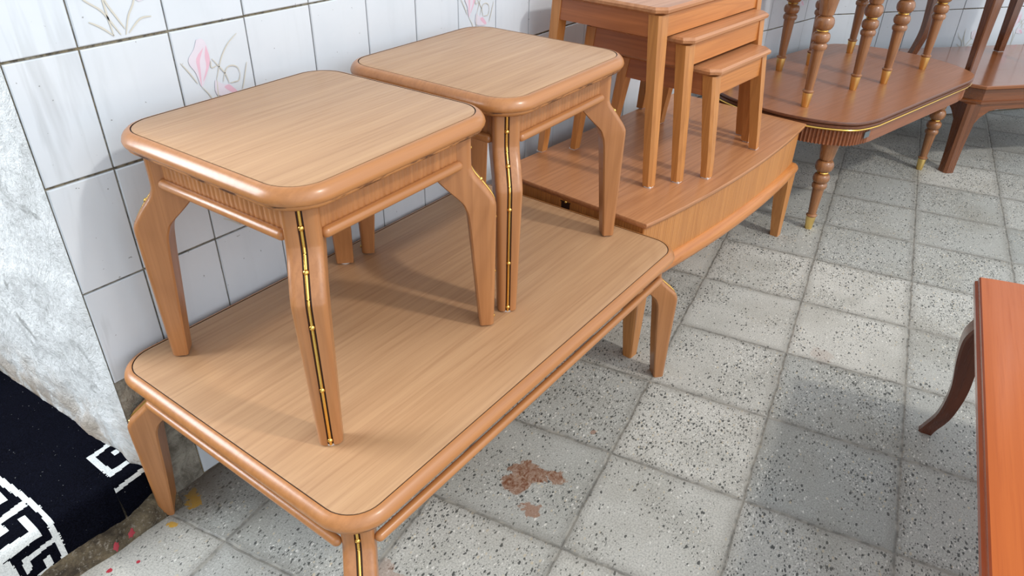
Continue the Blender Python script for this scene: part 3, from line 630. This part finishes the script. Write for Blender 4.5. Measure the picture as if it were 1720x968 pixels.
def turned(mb, x, y, ztop, sh):
    """wood profile; sh = height of the straight taper above the ferrule"""
    s0 = 0.050; p = [(s0 - 0.001, 0.0130), (s0, 0.0170), (s0 + 0.003, 0.0195), (s0 + 0.006, 0.0195), (s0 + 0.009, 0.0160), (s0 + 0.010, 0.0140)]
    p += [(s0 + 0.010 + sh, 0.0205)]; z = s0 + 0.010 + sh
    p += [(z + .0005, .0245), (z + .006, .0262), (z + .013, .0262), (z + .019, .0225), (z + .021, .0195)]
    z += .021
    for k in range(9): a = PI * k / 8; p.append((z + 0.001 + 0.016 * (1 - math.cos(a)), 0.0195 + 0.0095 * math.sin(a)))
    z += .034; p += [(z, .0165), (z + .008, .0165)]; z += .008
    for k in range(9): a = PI * k / 8; p.append((z + 0.0005 + 0.021 * (1 - math.cos(a)), 0.0185 + 0.0130 * math.sin(a)))
    z += .044; p += [(z, .0195), (z + .004, .0235)]
    p += [(max(z + .02, ztop - 0.02), .031), (ztop, .031)]
    mb.lathe(p, x, y, 32); return s0 + 0.010 + sh + .021 + .034
def turned_leg(root, x, y, ztop, sh):
    mb = MB(); zr = turned(mb, x, y, ztop, sh); lg = mb.build('leg', br_z, root, sharp=35)
    m2 = MB(); m2.lathe([(0, .0120), (0.001, .0128), (.048, .0170), (.0505, .0170)], x, y, 28); m2.build('brass_ferrule', brass_r, lg, sharp=35)
    m3 = MB(); m3.lathe([(zr + .0015, .015), (zr + .002, .0185), (zr + .0045, .0198), (zr + .0068, .0185), (zr + .0072, .015)], x, y, 28); m3.build('brass_ring', brass, lg)
for sx in (-1, 1):
    for sy_ in (-1, 1): turned_leg(et, sx * 0.45, sy_ * 0.225, EZ - 0.086, 0.104)
TG = 'turned-leg side tables standing on the brown coffee table'
def turned_side(label, cx, cyy, rz):
    t = thing('side_table', label, 'side table', (cx, cyy, EZ), rz, TG); H = 0.47; o_ = rrect(0.46, 0.44, 0.085, 12)
    b = MB(); b.loft([lvl(offset(o_, 0.006), H - 0.012), lvl(offset(o_, 0.001), H - 0.010), lvl(o_, H - 0.003), lvl(offset(o_, 0.002), H)]); b.build('tabletop', br_top, t, sharp=50)
    b = MB(); b.loft([lvl(offset(o_, 0.006), H - 0.026), lvl(offset(o_, 0.002), H - 0.023), lvl(offset(o_, 0.002), H - 0.015), lvl(offset(o_, 0.009), H - 0.0115)]); b.build('under_slab', br_x, t, sharp=50)
    b = MB(); ap = fluted_loop(offset(rrect(0.46, 0.44, 0.085, 12), 0.028), 0.0125, 0.004); b.loft([lvl(ap, H - 0.085), lvl(ap, H - 0.025)]); b.build('apron', br_x, t, sharp=60)
    for sx in (-1, 1):
        for sy_ in (-1, 1): turned_leg(t, sx * 0.163, sy_ * 0.158, H - 0.084, 0.138)
    return t
turned_side('brown side table with turned brass-tipped legs, beside the nesting tables', 2.401, -0.452, math.radians(-13.6))
turned_side('brown side table with turned brass-tipped legs, beside the dark chestnut table', 2.880, -0.598, math.radians(-13.2))

# ------------------------------------------------------------------ dark chestnut table along the far wall
FR_ = math.radians(-42.2); FZ = 0.380
ft = thing('coffee_table', 'dark chestnut coffee table with arched apron and straight square legs along the far wall', 'table', (3.068, -0.992, 0), FR_)
FLn, FW = 1.15, 0.60; c_ = 0.055
def chf(i, c=c_): return [(i + c, i), (FLn - i - c, i), (FLn - i, i + c), (FLn - i, FW - i - c), (FLn - i - c, FW - i), (i + c, FW - i), (i, FW - i - c), (i, i + c)]
b = MB(); b.loft([lvl(chf(0.008), FZ - 0.019), lvl(chf(0.0), FZ - 0.013), lvl(chf(0.0), FZ - 0.003), lvl(chf(0.003), FZ)]); b.build('tabletop', dk_top, ft, sharp=30)
b = MB(); b.loft([lvl(chf(0.016), FZ - 0.082), lvl(chf(0.010), FZ - 0.079), lvl(chf(0.010), FZ - 0.070), lvl(chf(0.020), FZ - 0.066), lvl(chf(0.020), FZ - 0.018)]); b.build('apron', dk_x, ft, sharp=30)
def arched(mb, p0, p1, z0, z1, drop, nrm, th=0.02, n=30):
    p0, p1, nrm = Vector(p0), Vector(p1), Vector(nrm)
    up_, dn = [], []
    for i in range(n + 1):
        t = i / n; e = min(t, 1 - t) * (p1 - p0).length; d = drop * max(0.0, 1 - e / 0.10) ** 2.2
        q = p0.lerp(p1, t); up_.append((q, z1)); dn.append((q, z0 - d))
    fr = [(q.x, q.y, z) for q, z in up_] + [(q.x, q.y, z) for q, z in reversed(dn)]; bk = [(x - nrm.x * th, y - nrm.y * th, z) for x, y, z in fr]
    m = len(fr); o = len(mb.v); mb.v += fr + bk
    for i in range(n):
        a, c, d, e = i, i + 1, m - 2 - i, m - 1 - i
        mb.f += [[o + a, o + c, o + d, o + e], [o + m + a, o + m + c, o + m + d, o + m + e], [o + d, o + e, o + m + e, o + m + d], [o + a, o + c, o + m + c, o + m + a]]; mb.m += [0] * 4
    mb.f += [[o, o + m - 1, o + 2 * m - 1, o + m], [o + n, o + n + 1, o + m + n + 1, o + m + n]]; mb.m += [0, 0]
for p0, p1, nn in (((0.06, 0.022, 0), (FLn - 0.06, 0.022, 0), (0, -1, 0)), ((0.022, 0.06, 0), (0.022, FW - 0.06, 0), (-1, 0, 0)), ((0.06, FW - 0.022, 0), (FLn - 0.06, FW - 0.022, 0), (0, 1, 0)), ((FLn - 0.022, 0.06, 0), (FLn - 0.022, FW - 0.06, 0), (1, 0, 0))):
    b = MB(); arched(b, p0, p1, FZ - 0.108, FZ - 0.078, 0.085, nn); b.build('arched_rail', dk_x, ft, sharp=50)
for sx in (0, 1):
    for sy_ in (0, 1):
        b = MB(); loops = []
        for z, o_, w in catmull([(FZ - 0.08, 0.018, 0.062), (FZ - 0.13, 0.019, 0.060), (FZ - 0.19, 0.021, 0.054), (0.11, 0.018, 0.046), (0.03, 0.008, 0.042), (0.0, 0.004, 0.042)], 4):
            c = 0.010; pts = [(c, 0), (w, 0), (w, w), (0, w), (0, c)]
            loops.append([((o_ + p[0]) if sx == 0 else FLn - o_ - p[0], (o_ + p[1]) if sy_ == 0 else FW - o_ - p[1], z) for p in pts])
        b.loft(loops); b.build('leg', dk_z, ft, sharp=30)
# side table with sabre legs standing on it
def sabre_table(label, loc, rz, Lf, Wf, H):
    t = thing('side_table', label, 'side table', loc, rz)
    for sx in (0, 1):
        for sy_ in (0, 1):
            b = MB(); loops = []
            for z, o_, w in catmull([(H - 0.03, 0.020, 0.060), (H - 0.10, 0.018, 0.056), (H - 0.16, 0.012, 0.044), (0.22, 0.016, 0.038), (0.12, 0.018, 0.034), (0.04, 0.008, 0.031), (0.003, 0.0, 0.031)], 5):
                c = 0.004; pts = [(c, 0), (w, 0), (w, w), (0, w), (0, c)]
                loops.append([((o_ + p[0]) if sx == 0 else Lf - o_ - p[0], (o_ + p[1]) if sy_ == 0 else Wf - o_ - p[1], z) for p in pts])
            b.loft(loops); lg = b.build('leg', dk_z, t, sharp=30)
            cx = 0.015 if sx == 0 else Lf - 0.015; cyy = 0.015 if sy_ == 0 else Wf - 0.015
            b = MB(); b.box(cx - 0.013, cx + 0.013, cyy - 0.013, cyy + 0.013, 0, 0.004); b.build('foot_pad', white_pad, lg, smooth=False)
    b = MB(); o1 = [(-0.012, -0.012), (Lf + 0.012, -0.012), (Lf + 0.012, Wf + 0.012), (-0.012, Wf + 0.012)]
    b.loft([lvl(offset(o1, 0.010), H - 0.02), lvl(o1, H - 0.012), lvl(o1, H - 0.003), lvl(offset(o1, 0.003), H)]); b.build('tabletop', dk_top, t, sharp=30)
    for p0, p1, nn in (((0.05, 0.022, 0), (Lf - 0.05, 0.022, 0), (0, -1, 0)), ((0.022, 0.05, 0), (0.022, Wf - 0.05, 0), (-1, 0, 0)), ((0.05, Wf - 0.022, 0), (Lf - 0.05, Wf - 0.022, 0), (0, 1, 0)), ((Lf - 0.022, 0.05, 0), (Lf - 0.022, Wf - 0.05, 0), (1, 0, 0))):
        b = MB(); arched(b, p0, p1, H - 0.075, H - 0.018, 0.05, nn); b.build('apron', dk_x, t, sharp=50)
    return t
s0, n0 = 0.343, -0.553; a3 = A3; p0 = Vector((3.25 + s0 * math.cos(a3) - n0 * math.sin(a3), -0.30 + s0 * math.sin(a3) + n0 * math.cos(a3), FZ))
sabre_table('dark chestnut side table with curved legs standing on the table along the far wall', p0, math.radians(-39.5), 0.52, 0.385, 0.47)

# ------------------------------------------------------------------ glossy orange table at the right
GZ = 0.430; GR = math.radians(8.9 + 180)
gt = thing('coffee_table', 'glossy orange table with curved dark red legs at the right edge', 'table', (1.287, -1.244, 0), GR)
# local x runs towards the camera along the visible side, local y away from the wall
GL, GW = 1.15, 0.55
def g_out(i, cr=0.012):
    pts = []; n = 16
    for k in range(n + 1): t = k / n; pts.append((-0.022 * math.sin(PI * t) ** 0.8 + i, i + (GW - 2 * i) * t))
    pts = pts[::-1]
    far = [(GL - i + 0.022 * math.sin(PI * k / n) ** 0.8, i + (GW - 2 * i) * k / n) for k in range(n + 1)]
    return pts + far
b = MB(); b.loft([lvl(g_out(0.004), GZ - 0.030), lvl(g_out(-0.004), GZ - 0.026), lvl(g_out(-0.004), GZ - 0.016), lvl(g_out(0.0), GZ - 0.012), lvl(g_out(0.0005), GZ - 0.003), lvl(g_out(0.003), GZ - 0.0004)], 0, True, False)
b.build('edge_moulding', gl_e, gt, sharp=35)
b = MB(); b.loft([lvl(g_out(0.004), GZ - 0.012), lvl(g_out(0.003), GZ - 0.0004), lvl(g_out(0.0045), GZ)]); b.build('tabletop', gl_top, gt, sharp=50)
b = MB(); ap = [(0.05, 0.035), (GL - 0.05, 0.035), (GL - 0.05, GW - 0.035), (0.05, GW - 0.035)]; b.loft([lvl(ap, GZ - 0.085), lvl(ap, GZ - 0.028)]); b.build('apron', gl_e, gt, sharp=30)
for sx in (0, 1):
    for sy_ in (0, 1):
        b = MB(); loops = []
        for z, o_, w in catmull([(GZ - 0.028, 0.035, 0.050), (GZ - 0.08, 0.022, 0.054), (GZ - 0.13, 0.010, 0.052), (GZ - 0.19, 0.014, 0.044), (0.16, 0.026, 0.034), (0.08, 0.024, 0.028), (0.02, 0.010, 0.026), (0.0, 0.004, 0.028)], 5):
            c = 0.005; pts = [(c, 0), (w - c, 0), (w, c), (w, w), (c, w), (0, w - c), (0, c)]
            loops.append([((o_ + p[0]) if sx == 0 else GL - o_ - p[0], (o_ + p[1]) if sy_ == 0 else GW - o_ - p[1], z) for p in pts])
        b.loft(loops); b.build('leg', gl_z, gt, sharp=30)
